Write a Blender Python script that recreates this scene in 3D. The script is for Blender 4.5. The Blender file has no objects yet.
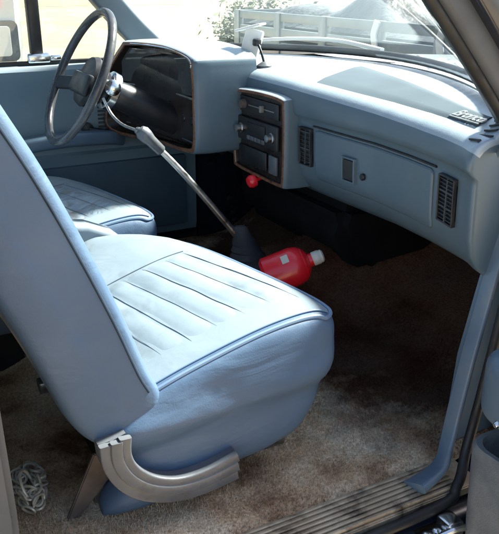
import bpy, bmesh, math, random
from mathutils import Vector, Matrix, noise
random.seed(7)
S = bpy.context.scene
COL = S.collection
V = Vector
R = math.radians

# ---------------------------------------------------------------- materials
def new_mat(name):
    m = bpy.data.materials.new(name); m.use_nodes = True
    nt = m.node_tree; b = nt.nodes['Principled BSDF']
    return m, nt, b

def nd(nt, typ, **k):
    n = nt.nodes.new(typ)
    for a, v in k.items():
        if a in n.inputs: n.inputs[a].default_value = v
        else: setattr(n, a, v)
    return n

def surf(name, c1, c2=None, scale=6, rough=.5, rvar=.12, metal=0, bump=.15, bscale=60, bdist=.002, coat=0,
         wr=0, wr_scale=(6, 14, 6), spec=.5, detail=5, lo=.35, hi=.65, dirt=None, dirt_scale=9, dirt_lo=.55, dirt_hi=.75):
    """A painted / moulded surface: two mottled tones, uneven gloss, fine grain and optional soft creases."""
    m, nt, b = new_mat(name); L = nt.links.new
    tc = nd(nt, 'ShaderNodeTexCoord')
    n1 = nd(nt, 'ShaderNodeTexNoise', Scale=scale, Detail=detail); L(tc.outputs['Object'], n1.inputs['Vector'])
    cr = nd(nt, 'ShaderNodeValToRGB'); cr.color_ramp.elements[0].position = lo; cr.color_ramp.elements[1].position = hi
    cr.color_ramp.elements[0].color = (*c1, 1); cr.color_ramp.elements[1].color = (*(c2 or c1), 1)
    L(n1.outputs['Fac'], cr.inputs['Fac'])
    col = cr.outputs['Color']
    if dirt:
        n4 = nd(nt, 'ShaderNodeTexNoise', Scale=dirt_scale, Detail=8, Roughness=.65); L(tc.outputs['Object'], n4.inputs['Vector'])
        mr4 = nd(nt, 'ShaderNodeMapRange'); mr4.inputs[1].default_value = dirt_lo; mr4.inputs[2].default_value = dirt_hi
        L(n4.outputs['Fac'], mr4.inputs[0])
        mx = nd(nt, 'ShaderNodeMixRGB'); mx.inputs[2].default_value = (*dirt, 1)
        L(mr4.outputs[0], mx.inputs[0]); L(col, mx.inputs[1]); col = mx.outputs[0]
    L(col, b.inputs['Base Color'])
    n2 = nd(nt, 'ShaderNodeTexNoise', Scale=scale * 2.7, Detail=6); L(tc.outputs['Object'], n2.inputs['Vector'])
    mr = nd(nt, 'ShaderNodeMapRange'); mr.inputs[1].default_value = .3; mr.inputs[2].default_value = .7
    mr.inputs[3].default_value = max(.02, rough - rvar); mr.inputs[4].default_value = min(1, rough + rvar)
    L(n2.outputs['Fac'], mr.inputs[0]); L(mr.outputs[0], b.inputs['Roughness'])
    b.inputs['Metallic'].default_value = metal
    b.inputs['Specular IOR Level'].default_value = spec
    if coat: b.inputs['Coat Weight'].default_value = coat; b.inputs['Coat Roughness'].default_value = .18
    n3 = nd(nt, 'ShaderNodeTexNoise', Scale=bscale, Detail=4); L(tc.outputs['Object'], n3.inputs['Vector'])
    bp = nd(nt, 'ShaderNodeBump', Strength=bump, Distance=bdist); L(n3.outputs['Fac'], bp.inputs['Height'])
    if wr:
        mp = nd(nt, 'ShaderNodeMapping'); mp.inputs['Scale'].default_value = wr_scale; L(tc.outputs['Object'], mp.inputs['Vector'])
        n5 = nd(nt, 'ShaderNodeTexNoise', Scale=1.0, Detail=3, Distortion=.8); L(mp.outputs[0], n5.inputs['Vector'])
        b2 = nd(nt, 'ShaderNodeBump', Strength=wr, Distance=.03); L(n5.outputs['Fac'], b2.inputs['Height'])
        L(b2.outputs[0], bp.inputs['Normal'])
    L(bp.outputs[0], b.inputs['Normal'])
    return m

def glass_mat(name, tint=(.86, .92, .9), refl=1.0):
    m = bpy.data.materials.new(name); m.use_nodes = True
    nt = m.node_tree; nt.nodes.clear(); L = nt.links.new
    o = nd(nt, 'ShaderNodeOutputMaterial'); t = nd(nt, 'ShaderNodeBsdfTransparent'); t.inputs[0].default_value = (*tint, 1)
    g = nd(nt, 'ShaderNodeBsdfGlossy'); g.inputs['Roughness'].default_value = .02
    d = nd(nt, 'ShaderNodeBsdfDiffuse'); d.inputs[0].default_value = (.8, .8, .78, 1)
    tc = nd(nt, 'ShaderNodeTexCoord'); n = nd(nt, 'ShaderNodeTexNoise', Scale=5, Detail=8); L(tc.outputs['Object'], n.inputs['Vector'])
    mr = nd(nt, 'ShaderNodeMapRange'); mr.inputs[1].default_value = .4; mr.inputs[2].default_value = .75
    mr.inputs[3].default_value = .06; mr.inputs[4].default_value = .14; L(n.outputs['Fac'], mr.inputs[0])
    m1 = nd(nt, 'ShaderNodeMixShader'); L(mr.outputs[0], m1.inputs[0]); L(t.outputs[0], m1.inputs[1]); L(d.outputs[0], m1.inputs[2])
    lw = nd(nt, 'ShaderNodeLayerWeight', Blend=.5); pw = nd(nt, 'ShaderNodeMath', operation='POWER'); pw.inputs[1].default_value = 5; L(lw.outputs['Facing'], pw.inputs[0]); f = nd(nt, 'ShaderNodeMapRange'); f.inputs[3].default_value = .05; f.inputs[4].default_value = .9; L(pw.outputs[0], f.inputs[0])
    m2 = nd(nt, 'ShaderNodeMixShader'); L(f.outputs[0], m2.inputs[0]); L(m1.outputs[0], m2.inputs[1]); L(g.outputs[0], m2.inputs[2])
    L(m2.outputs[0], o.inputs[0])
    return m

M = {}
M['vinyl'] = surf('blue_vinyl', (.064, .105, .168), (.078, .123, .192), 5, .47, .08, spec=.38, bump=.4, bscale=380, bdist=.0007, wr=.15, wr_scale=(6, 9, 15), dirt=(.085, .12, .17), dirt_scale=7, dirt_lo=.58, dirt_hi=.85)
M['insert'] = surf('pale_blue_vinyl', (.175, .215, .245), (.215, .255, .285), 6, .38, .1, bump=.25, bscale=350, bdist=.0005, wr=.12, wr_scale=(8, 6, 8), dirt=(.13, .15, .165), dirt_scale=9)
M['driver_insert'] = surf('worn_seat_insert', (.20, .255, .30), (.24, .29, .34), 6, .45, .1, bump=.3, bscale=300, bdist=.0008, wr=.6, wr_scale=(12, 16, 12), dirt=(.17, .17, .17), dirt_scale=11, dirt_lo=.5, dirt_hi=.6)
M['piping'] = surf('vinyl_piping', (.12, .18, .27), (.15, .215, .31), 8, .38, .08, bump=.1, bscale=300, bdist=.0005)
M['stitch'] = surf('seam_thread', (.10, .125, .15), (.13, .155, .18), 30, .8, .1)
M['dash'] = surf('dash_vinyl', (.088, .130, .160), (.108, .152, .183), 3, .42, .1, bump=.5, bscale=500, bdist=.0005, dirt=(.115, .15, .175), dirt_scale=11, dirt_lo=.5, dirt_hi=.85)
M['dash_top'] = surf('painted_light_dash', (.28, .335, .37), (.32, .375, .405), 3, .32, .1, bump=.5, bscale=420, bdist=.0006, dirt=(.42, .46, .48), dirt_scale=9, dirt_lo=.5, dirt_hi=.85)  # paler copy of the dash vinyl, light from above put into the colour
M['pad'] = surf('matte_dash_pad', (.062, .083, .10), (.075, .098, .115), 4, .78, .05, bump=.4, bscale=700, bdist=.0006, spec=.2, dirt=(.12, .14, .155), dirt_scale=12, dirt_lo=.6, dirt_hi=.95)
M['trim'] = surf('blue_plastic_trim', (.08, .125, .175), (.10, .15, .20), 5, .45, .1, bump=.2, bscale=300, bdist=.0005, dirt=(.15, .15, .14), dirt_scale=14, dirt_lo=.56, dirt_hi=.8)
M['trim_light'] = surf('scuffed_blue_trim', (.10, .145, .195), (.125, .175, .23), 9, .38, .12, bump=.2, bscale=200, bdist=.0008, dirt=(.19, .18, .165), dirt_scale=18, dirt_lo=.54, dirt_hi=.78)
M['trimdark'] = surf('dark_grey_trim', (.035, .04, .045), (.05, .055, .06), 20, .6, .1, bump=.2, bscale=200, bdist=.0006)
M['doorvinyl'] = surf('door_vinyl', (.15, .21, .24), (.175, .235, .265), 4, .5, .1, bump=.25, bscale=300, bdist=.0006)
M['doorcarpet'] = surf('door_carpet', (.085, .125, .15), (.105, .145, .17), 8, .9, .05, bump=.5, bscale=500, bdist=.002, spec=.1)
M['pillar'] = surf('grey_pillar_trim', (.05, .058, .07), (.072, .08, .09), 8, .5, .1, bump=.2, bscale=200, bdist=.0006)
M['pillarblue'] = surf('blue_pillar_trim', (.07, .105, .13), (.09, .125, .155), 8, .5, .1, bump=.2, bscale=200, bdist=.0006)
M['greyplastic'] = surf('grey_plastic', (.075, .08, .09), (.11, .115, .125), 12, .36, .14, bump=.3, bscale=120, bdist=.001, dirt=(.06, .055, .05), dirt_scale=20, dirt_lo=.56, dirt_hi=.75)
M['binfelt'] = surf('grey_felt_bin', (.13, .137, .14), (.18, .188, .19), 30, .9, .05, bump=.6, bscale=400, bdist=.002, spec=.1)
M['black'] = surf('black_rubber', (.008, .008, .009), (.016, .016, .016), 15, .55, .15, bump=.3, bscale=150, bdist=.001)
M['darkplastic'] = surf('dark_plastic', (.011, .0115, .013), (.022, .022, .025), 10, .4, .12, bump=.2, bscale=250, bdist=.0006)
M['panelblack'] = surf('dark_brown_panel', (.017, .012, .010), (.028, .020, .017), 8, .3, .1, bump=.1, bscale=150, bdist=.0005)
M['wood'] = surf('copper_wood_trim', (.13, .055, .03), (.21, .10, .055), 25, .3, .1, bump=.1, bscale=90, bdist=.0005)
M['chrome'] = surf('worn_chrome', (.62, .62, .61), (.75, .75, .74), 20, .18, .1, 1, bump=.08, bscale=80, bdist=.0005)
M['steel'] = surf('dull_steel', (.34, .33, .32), (.48, .47, .45), 30, .38, .12, 1, bump=.2, bscale=150, bdist=.0006, dirt=(.12, .07, .04), dirt_scale=25, dirt_lo=.6, dirt_hi=.72)
M['navy'] = surf('navy_body_paint', (.010, .013, .022), (.016, .019, .03), 5, .22, .08, coat=.7, bump=.05, bscale=60, dirt=(.09, .08, .07), dirt_scale=16, dirt_lo=.6, dirt_hi=.8)
M['hood'] = surf('grey_green_paint', (.16, .19, .19), (.19, .22, .215), 4, .3, .1, coat=.5, bump=.05, bscale=60, dirt=(.3, .3, .27), dirt_scale=6, dirt_lo=.5, dirt_hi=.8)
M['brownmetal'] = surf('rusty_bracket', (.09, .07, .06), (.15, .115, .10), 22, .65, .15, .3, bump=.4, bscale=120, bdist=.001)
M['sill'] = surf('dirty_scuff_plate', (.38, .28, .18), (.52, .41, .28), 14, .42, .15, .3, bump=.3, bscale=120, bdist=.001, dirt=(.07, .05, .035), dirt_scale=16, dirt_lo=.48, dirt_hi=.66)
M['headliner'] = surf('grey_headliner', (.14, .165, .19), (.17, .195, .22), 8, .9, .05, bump=.5, bscale=300)
M['red'] = surf('red_enamel', (.84, .012, .022), (.88, .02, .03), 9, .28, .1, coat=.4, bump=.05, bscale=80)
M['cream'] = surf('cream_plastic', (.62, .56, .46), (.70, .64, .55), 20, .4, .1, bump=.1, bscale=100)
M['whitepaint'] = surf('chalky_white_paint', (.74, .74, .72), (.82, .82, .80), 3, .45, .1, bump=.05, bscale=60, dirt=(.6, .58, .54), dirt_scale=4, dirt_lo=.55, dirt_hi=.8)
M['bonewhite'] = surf('white_tarp_plastic', (.72, .73, .72), (.80, .80, .79), 6, .4, .1, bump=.3, bscale=40, bdist=.01)
M['truckgrey'] = surf('grey_green_truck_paint', (.12, .145, .145), (.155, .18, .175), 3, .42, .1, bump=.05, bscale=60, dirt=(.15, .16, .14), dirt_scale=3, dirt_lo=.5, dirt_hi=.8)
M['truckdark'] = surf('dark_truck_paint', (.055, .06, .065), (.075, .08, .085), 3, .35, .1, bump=.05, bscale=60)
M['tarp'] = surf('grey_tarpaulin', (.05, .055, .055), (.10, .105, .102), 5, .6, .1, bump=.6, bscale=14, bdist=.03)
M['ring'] = surf('galvanised_links', (.52, .45, .33), (.68, .61, .48), 50, .4, .12, .35, bump=.2, bscale=150, bdist=.001, dirt=(.2, .12, .06), dirt_scale=40, dirt_lo=.6, dirt_hi=.75)
M['wheelrim'] = surf('grey_wheel_grip', (.05, .05, .054), (.075, .075, .08), 20, .25, .1, bump=.25, bscale=250, bdist=.0006)
M['gaugewhite'] = surf('gauge_marking', (.16, .16, .15), (.2, .2, .18), 30, .5)
M['needle'] = surf('orange_needle', (.22, .06, .02), (.25, .07, .03), 30, .5)
M['mirror'] = surf('mirror_silver', (.85, .86, .87), (.88, .89, .9), 5, .08, .04, 1, bump=0)
M['glass'] = glass_mat('window_glass')
M['winds'] = glass_mat('windscreen_glass', (.78, .86, .84))
M['silver'] = surf('silvered_plastic', (.34, .34, .33), (.46, .46, .44), 40, .3, .1, .5, bump=.05)
M['seam'] = surf('dark_seam_welt', (.018, .03, .05), (.028, .045, .07), 12, .7, .1, spec=.2)
M['shade_black'] = surf('footwell_shade_black', (.005, .005, .006), (.009, .009, .009), 10, .85, .05, spec=.12, bump=.2, bscale=120)  # near black standing in for footwell shade
M['boot'] = surf('worn_grey_rubber', (.035, .034, .038), (.055, .053, .058), 14, .7, .1, spec=.3, bump=.4, bscale=80)
M['smoke'] = glass_mat('smoked_lens', (.22, .17, .15))
M['tyre'] = surf('tyre_rubber', (.02, .02, .02), (.035, .034, .032), 15, .8, .1, bump=.5, bscale=90)
M['bark'] = surf('shrub_bark', (.12, .08, .05), (.2, .14, .1), 20, .9, .05, bump=.6, bscale=60)

def carpet_mat():
    m, nt, b = new_mat('matted_tan_carpet'); L = nt.links.new
    tc = nd(nt, 'ShaderNodeTexCoord')
    n1 = nd(nt, 'ShaderNodeTexNoise', Scale=4.2, Detail=6, Roughness=.62); L(tc.outputs['Object'], n1.inputs['Vector'])
    cr = nd(nt, 'ShaderNodeValToRGB'); e = cr.color_ramp.elements
    e[0].position = .36; e[0].color = (.25, .115, .055, 1); e[1].position = .58; e[1].color = (.84, .67, .47, 1)
    x = e.new(.48); x.color = (.70, .475, .29, 1)
    L(n1.outputs['Fac'], cr.inputs['Fac'])
    n2 = nd(nt, 'ShaderNodeTexNoise', Scale=170, Detail=3); L(tc.outputs['Object'], n2.inputs['Vector'])
    mr = nd(nt, 'ShaderNodeMapRange'); mr.inputs[1].default_value = .3; mr.inputs[2].default_value = .7
    mr.inputs[3].default_value = .66; mr.inputs[4].default_value = 1.2; L(n2.outputs['Fac'], mr.inputs[0])
    # footwell shade painted in dark brown at the carpet front, part real staining, ragged
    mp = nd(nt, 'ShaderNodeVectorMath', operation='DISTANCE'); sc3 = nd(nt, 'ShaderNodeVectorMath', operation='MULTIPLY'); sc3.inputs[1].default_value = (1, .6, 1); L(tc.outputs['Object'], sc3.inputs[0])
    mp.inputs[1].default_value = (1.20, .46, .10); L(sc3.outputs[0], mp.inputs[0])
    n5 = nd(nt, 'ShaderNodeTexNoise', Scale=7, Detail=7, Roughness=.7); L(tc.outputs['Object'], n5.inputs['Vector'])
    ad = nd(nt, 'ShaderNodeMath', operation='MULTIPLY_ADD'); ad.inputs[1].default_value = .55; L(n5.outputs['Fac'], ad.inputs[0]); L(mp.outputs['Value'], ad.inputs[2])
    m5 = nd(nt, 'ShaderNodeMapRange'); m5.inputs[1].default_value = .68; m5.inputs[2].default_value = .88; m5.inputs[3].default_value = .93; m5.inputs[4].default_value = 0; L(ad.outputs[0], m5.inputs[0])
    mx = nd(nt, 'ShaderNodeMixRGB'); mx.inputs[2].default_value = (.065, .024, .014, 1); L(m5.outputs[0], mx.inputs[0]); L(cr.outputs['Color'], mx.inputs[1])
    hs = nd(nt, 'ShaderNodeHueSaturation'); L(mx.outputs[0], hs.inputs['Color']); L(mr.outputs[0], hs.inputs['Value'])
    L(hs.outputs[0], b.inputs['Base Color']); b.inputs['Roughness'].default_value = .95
    b.inputs['Specular IOR Level'].default_value = .1
    n3 = nd(nt, 'ShaderNodeTexNoise', Scale=260, Detail=5); L(tc.outputs['Object'], n3.inputs['Vector'])
    bp = nd(nt, 'ShaderNodeBump', Strength=.8, Distance=.006); L(n3.outputs['Fac'], bp.inputs['Height']); L(bp.outputs[0], b.inputs['Normal'])
    return m
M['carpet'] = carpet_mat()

def ground_mat(name, a, b_, c, sc=.35):
    m, nt, b = new_mat(name); L = nt.links.new
    tc = nd(nt, 'ShaderNodeTexCoord')
    n1 = nd(nt, 'ShaderNodeTexNoise', Scale=sc, Detail=9, Roughness=.65); L(tc.outputs['Object'], n1.inputs['Vector'])
    cr = nd(nt, 'ShaderNodeValToRGB'); e = cr.color_ramp.elements
    e[0].position = .35; e[0].color = (*a, 1); e[1].position = .68; e[1].color = (*c, 1); x = e.new(.5); x.color = (*b_, 1)
    L(n1.outputs['Fac'], cr.inputs['Fac']); L(cr.outputs['Color'], b.inputs['Base Color']); b.inputs['Roughness'].default_value = .95
    n3 = nd(nt, 'ShaderNodeTexNoise', Scale=14, Detail=8); L(tc.outputs['Object'], n3.inputs['Vector'])
    bp = nd(nt, 'ShaderNodeBump', Strength=.5, Distance=.04); L(n3.outputs['Fac'], bp.inputs['Height']); L(bp.outputs[0], b.inputs['Normal'])
    return m
M['dirt'] = ground_mat('sunlit_dirt', (.22, .168, .095), (.28, .215, .125), (.34, .27, .165))
M['grass'] = ground_mat('dry_grass', (.16, .15, .08), (.22, .20, .11), (.28, .25, .15), .8)
def leaf_mat():
    m, nt, b = new_mat('shrub_leaf'); L = nt.links.new
    g = nd(nt, 'ShaderNodeTexCoord'); n = nd(nt, 'ShaderNodeTexNoise', Scale=3, Detail=3); L(g.outputs['Object'], n.inputs['Vector'])
    cr = nd(nt, 'ShaderNodeValToRGB'); cr.color_ramp.elements[0].position = .35; cr.color_ramp.elements[1].position = .65
    cr.color_ramp.elements[0].color = (.07, .09, .05, 1); cr.color_ramp.elements[1].color = (.22, .22, .13, 1)
    L(n.outputs['Fac'], cr.inputs['Fac']); L(cr.outputs[0], b.inputs['Base Color']); b.inputs['Roughness'].default_value = .6
    return m
M['leaf'] = leaf_mat()

# ---------------------------------------------------------------- helpers
def tag(o, label=None, cat=None, group=None, kind=None):
    for k, v in (('label', label), ('category', cat), ('group', group), ('kind', kind)):
        if v: o[k] = v
    return o

def thing(name, loc, label, cat, group=None):
    o = bpy.data.objects.new(name, None); COL.objects.link(o); o.location = loc; o.empty_display_size = .05
    return tag(o, label, cat, group)

def obj(name, bm, mat, parent=None, smooth=True, label=None, auto=40):
    bmesh.ops.remove_doubles(bm, verts=bm.verts, dist=1e-6)
    bmesh.ops.recalc_face_normals(bm, faces=bm.faces)
    me = bpy.data.meshes.new(name); bm.to_mesh(me); bm.free()
    if smooth:
        for p in me.polygons: p.use_smooth = True
        try: me.set_sharp_from_angle(angle=R(auto))
        except Exception: pass
    for mm in (mat if isinstance(mat, (list, tuple)) else [mat]): me.materials.append(mm)
    o = bpy.data.objects.new(name, me); COL.objects.link(o)
    if parent:
        o.parent = parent
        # geometry is given in cab coordinates: cancel the parents' offset
        p = V((0, 0, 0)); q = parent
        while q: p += q.location; q = q.parent
        o.location = -p
    if label: o['label'] = label
    return o

def BM(): return bmesh.new()

def merge(bm, other):
    me = bpy.data.meshes.new('tmp'); other.to_mesh(me); other.free(); bm.from_mesh(me); bpy.data.meshes.remove(me); return bm

def box(bm, a, b, bev=.004, seg=2, mat=None):
    t = bmesh.new()
    bmesh.ops.create_cube(t, size=1)
    a, b = V(a), V(b); c = (a + b) / 2; d = b - a
    for v in t.verts: v.co = V((v.co.x * d.x, v.co.y * d.y, v.co.z * d.z)) + c
    if bev: bmesh.ops.bevel(t, geom=list(t.edges), offset=min(bev, min(abs(x) for x in d) * .45), segments=seg, affect='EDGES', profile=.5)
    if mat is not None: bmesh.ops.transform(t, matrix=mat, verts=t.verts)
    return merge(bm, t)

def prism(bm, pts, fn, d0, d1, bev=.003, seg=2):
    """outline pts (u,v) extruded from d0 to d1; fn(u,v,d) -> 3D"""
    t = bmesh.new()
    lo = [t.verts.new(fn(u, v, d0)) for u, v in pts]; hi = [t.verts.new(fn(u, v, d1)) for u, v in pts]
    n = len(pts)
    t.faces.new(lo); t.faces.new(hi[::-1])
    for i in range(n): t.faces.new((lo[i], hi[i], hi[(i + 1) % n], lo[(i + 1) % n]))
    bmesh.ops.recalc_face_normals(t, faces=t.faces)
    if bev: bmesh.ops.bevel(t, geom=list(t.edges), offset=bev, segments=seg, affect='EDGES')
    return merge(bm, t)

def catmull(pts, per=6, closed=False):
    P = [V(p) for p in pts]; n = len(P); out = []
    for i in range(n if closed else n - 1):
        if closed: p0, p1, p2, p3 = P[i - 1], P[i], P[(i + 1) % n], P[(i + 2) % n]
        else: p0, p1, p2, p3 = P[max(i - 1, 0)], P[i], P[i + 1], P[min(i + 2, n - 1)]
        for k in range(per):
            t = k / per
            out.append(.5 * ((2 * p1) + (p2 - p0) * t + (2 * p0 - 5 * p1 + 4 * p2 - p3) * t * t + (3 * p1 - p0 - 3 * p2 + p3) * t ** 3))
    if not closed: out.append(P[-1])
    return out

def loft(bm, rings, closed_ring=True, caps=True):
    t = bmesh.new()
    vr = [[t.verts.new(p) for p in r] for r in rings]
    n = len(rings[0])
    for a, b in zip(vr, vr[1:]):
        for i in range(n if closed_ring else n - 1):
            j = (i + 1) % n
            try: t.faces.new((a[i], a[j], b[j], b[i]))
            except ValueError: pass
    if caps and closed_ring:
        t.faces.new(vr[0][::-1]); t.faces.new(vr[-1])
    return merge(bm, t)

def frame_at(path, i, up):
    a = path[max(i - 1, 0)]; b = path[min(i + 1, len(path) - 1)]
    d = (b - a).normalized(); s = d.cross(up)
    if s.length < 1e-4: s = d.cross(V((1, 0, 0)))
    s.normalize(); return d, s, s.cross(d).normalized()

def sweep(bm, path, sec, up=V((0, 0, 1)), scale=None, closed=False):
    """sec: list of (side, up) offsets; the section is carried along the path"""
    path = [V(p) for p in path]; rings = []
    for i, p in enumerate(path):
        d, s, u = frame_at(path, i, up); k = scale[i] if scale else 1
        rings.append([p + s * a * k + u * b * k for a, b in sec])
    return loft(bm, rings)

def circ(r, n=12, ry=None):
    return [(r * math.cos(2 * math.pi * i / n), (ry or r) * math.sin(2 * math.pi * i / n)) for i in range(n)]

def rrect(w, h, r, n=4):
    out = []
    for cx, cy, a0 in ((w - r, h - r, 0), (-w + r, h - r, 90), (-w + r, -h + r, 180), (w - r, -h + r, 270)):
        for k in range(n + 1):
            a = R(a0 + 90 * k / n); out.append((cx + r * math.cos(a), cy + r * math.sin(a)))
    return out

def tube(bm, path, r, n=12, scale=None): return sweep(bm, path, circ(r, n), scale=scale)

def torus(bm, c, u, v, R0, r, n=64, m=12, ry=None, flute=None):
    c, u, v = V(c), V(u).normalized(), V(v).normalized(); w = u.cross(v).normalized()
    t = bmesh.new(); rings = []
    for i in range(n):
        a = 2 * math.pi * i / n
        e = u * math.cos(a) * R0 + v * math.sin(a) * (ry or R0); d = (u * math.cos(a) + v * math.sin(a)).normalized()
        rr = r * (1 + (.10 * math.cos(flute * a) if flute else 0))
        rings.append([t.verts.new(c + e + d * rr * math.cos(b) + w * rr * math.sin(b)) for b in [2 * math.pi * k / m for k in range(m)]])
    for i in range(n):
        A, B = rings[i], rings[(i + 1) % n]
        for k in range(m): t.faces.new((A[k], A[(k + 1) % m], B[(k + 1) % m], B[k]))
    return merge(bm, t)

def lathe(bm, c, axis, prof, n=32):
    """prof: (distance along axis, radius)"""
    c, w = V(c), V(axis).normalized(); u = w.orthogonal().normalized(); v = w.cross(u)
    rings = [[c + w * h + (u * math.cos(2 * math.pi * i / n) + v * math.sin(2 * math.pi * i / n)) * max(r, 1e-4) for i in range(n)] for h, r in prof]
    return loft(bm, rings)

def interp(t, x):
    if x <= t[0][0]: return t[0][1]
    for (a, b), (c, d) in zip(t, t[1:]):
        if x <= c: return b + (d - b) * (x - a) / (c - a)
    return t[-1][1]
def sstep(a, b, x):
    t = max(0, min(1, (x - a) / (b - a))); return t * t * (3 - 2 * t)

GZ = -.60        # ground level; cab floor is z = 0.  +X forward, +Y towards the driver's side

# ================================================================ SETTING
def sheet(name, x0, x1, y0, y1, z, mat, nx=2, ny=2, amp=0):
    bm = BM(); vs = []
    for i in range(nx + 1):
        row = []
        for j in range(ny + 1):
            x = x0 + (x1 - x0) * i / nx; y = y0 + (y1 - y0) * j / ny
            row.append(bm.verts.new((x, y, z + amp * noise.noise(V((x * .3, y * .3, 0))))))
        vs.append(row)
    for i in range(nx):
        for j in range(ny): bm.faces.new((vs[i][j], vs[i + 1][j], vs[i + 1][j + 1], vs[i][j + 1]))
    return tag(obj(name, bm, mat), kind='structure')
g = sheet('ground', -400, 400, -400, 400, GZ, M['dirt'], 2, 2)
g['label'] = 'bright sunlit tan dirt ground outside the cab'
g = sheet('grass_field', -300, 300, 42, 300, GZ + .01, M['grass'], 60, 30, 0)
g['label'] = 'dry grass field beyond the tan dirt'

# carpet (floor of the cab) -------------------------------------------------
def carpet_h(x, y):
    h = 0.0
    t = math.exp(-((y - .78) / .17) ** 4) * sstep(.15, .5, x) * (.12 + .06 * sstep(.5, 1.2, x))   # transmission tunnel
    h += t
    h += .42 * max(0, (x - 1.08)) ** 1.1 * sstep(1.05, 1.3, x) * 1.2                               # toe board
    h += .006 * noise.noise(V((x * 7, y * 7, 3))) + .0035 * noise.noise(V((x * 23, y * 23, 1)))
    if y < .03: h -= .012 * (1 - y / .03)
    return h
def make_carpet():
    x0, x1, y0, y1 = -1.35, 1.46, -.005, 1.46
    nx, ny = 220, 120; vs = []; fs = []
    def edge(x): return y0 + .010 * noise.noise(V((x * 6, 0, 9))) + .012 * noise.noise(V((x * 19, 4, 9)))
    for i in range(nx + 1):
        x = x0 + (x1 - x0) * i / nx
        for j in range(ny + 1):
            y = edge(x) + (y1 - edge(x)) * (j / ny) ** 1.3
            vs.append((x, y, carpet_h(x, y)))
    for i in range(nx):
        for j in range(ny):
            a = i * (ny + 1) + j; fs.append((a, a + ny + 1, a + ny + 2, a + 1))
    rnd = random.Random(3)
    for _ in range(90000):                                   # short matted fibres
        x = rnd.uniform(.02, 1.25); y = rnd.uniform(-.004, .72) if rnd.random() < .85 else rnd.uniform(.7, 1.4)
        if y < edge(x): continue
        z = carpet_h(x, y) - .001; a = rnd.uniform(0, 6.283)
        lean = 1.2 * noise.noise(V((x * 9, y * 9, 7))) + rnd.uniform(-.5, .5); la = 6 * noise.noise(V((x * 5, y * 5, 2))) + rnd.uniform(-.7, .7)
        l = rnd.uniform(.005, .011); w = rnd.uniform(.0007, .0013)
        dx, dy = w * math.cos(a), w * math.sin(a); k = len(vs)
        tx, ty = x + l * math.sin(lean) * math.cos(la), y + l * math.sin(lean) * math.sin(la)
        vs += [(x - dx, y - dy, z), (x + dx, y + dy, z), (tx, ty, z + l * abs(math.cos(lean)))]
        fs.append((k, k + 1, k + 2))
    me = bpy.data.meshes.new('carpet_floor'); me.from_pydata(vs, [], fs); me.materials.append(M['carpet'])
    for p in me.polygons: p.use_smooth = True
    o = bpy.data.objects.new('carpet_floor', me); COL.objects.link(o)
    tag(o, 'matted tan carpet with brown stains on the cab floor', None, None, 'structure')
make_carpet()

# ================================================================ TRUCK BODY
CY = .75
def xb(y): return 1.30 - .57 * (y - CY) ** 2          # windscreen base line
def xt(y): return .56 - .25 * (y - CY) ** 2
def zb(y): return .684 - .03 * abs(y - CY) ** 2
body = thing('truck_cab', (0, 0, GZ), 'dark navy off-road truck cab with its passenger side open, shell around the blue interior', 'truck')

# windscreen
bm = BM(); rings = []
for t in [i / 8 for i in range(9)]:
    rings.append([V((xb(y) * (1 - t) + xt(y) * t, y, zb(y) * (1 - t) + 1.175 * t)) for y in [.03 + 1.44 * k / 30 for k in range(31)]])
loft(bm, rings, closed_ring=False)
ws = obj('windshield', bm, M['winds'], body)
bm = BM(); tube(bm, [V((xb(y) + .006, y, zb(y) + .008)) for y in [.0 + 1.5 * k / 40 for k in range(41)]], .011, 10)
obj('window_seal', bm, M['black'], ws)
# cowl and hood
bm = BM(); rings = []
for f, zo in ((-.02, -.06), (.012, -.012), (.10, -.028), (.14, -.045), (.14, -.10)):
    rings.append([V((xb(y) + f, y, zb(y) + zo)) for y in [-.02 + 1.54 * k / 30 for k in range(31)]])
loft(bm, rings, closed_ring=False); obj('cowl', bm, M['hood'], body)
bm = BM(); rings = []
for i in range(17):
    t = i / 16; x_off = .15 + 1.05 * t
    ring = []
    for k in range(31):
        y = -.06 + 1.62 * k / 30; c = (y - CY) / .81
        x = (xb(y) + x_off) * (1 - t) + (2.45 - .10 * c * c) * t
        z = .655 - .075 * t - .045 * abs(c) ** 3 + .012 * math.exp(-((abs(c) - .55) / .1) ** 2) * (1 - t) - .10 * sstep(.9, 1, t) ** 2
        ring.append(V((x, y, z)))
    rings.append(ring)
loft(bm, rings, closed_ring=False)
hd = obj('hood', bm, M['hood'], body)
# fenders and grille end under the hood
for nm, ya, yb in (('fender', -.10, -.02), ('fender', 1.52, 1.60)):
    bm = BM()
    arch = [(1.75 + .40 * math.cos(R(a)), -.28 + .40 * math.sin(R(a))) for a in range(180, -1, -15)]
    pts = [(1.06, -.30)] + [(1.06, .58), (1.3, .61), (2.4, .53), (2.5, .4), (2.5, -.25)] + arch[::-1]
    prism(bm, pts, lambda u, v, d: V((u, d, v)), ya, yb, .008); obj(nm, bm, M['navy'], body)
bm = BM(); box(bm, (2.42, -.02, -.25), (2.50, 1.52, .50), .02); obj('grille', bm, M['darkplastic'], body)
for y in (-.03, 1.33):
    bm = BM(); lathe(bm, (1.75, y, GZ + .36), (0, 1, 0), [(0, .16), (0, .30), (.02, .35), (.18, .35), (.2, .30), (.2, .16)], 40); w = obj('wheel', bm, M['tyre'], body)
# firewall
bm = BM(); box(bm, (1.47, .0, -.05), (1.49, 1.5, .60), .003); obj('firewall', bm, M['darkplastic'], body)
# floor pan and side sills
bm = BM(); box(bm, (-1.4, .02, -.06), (1.46, 1.46, -.03), .005); obj('floor_pan', bm, M['navy'], body)
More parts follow.
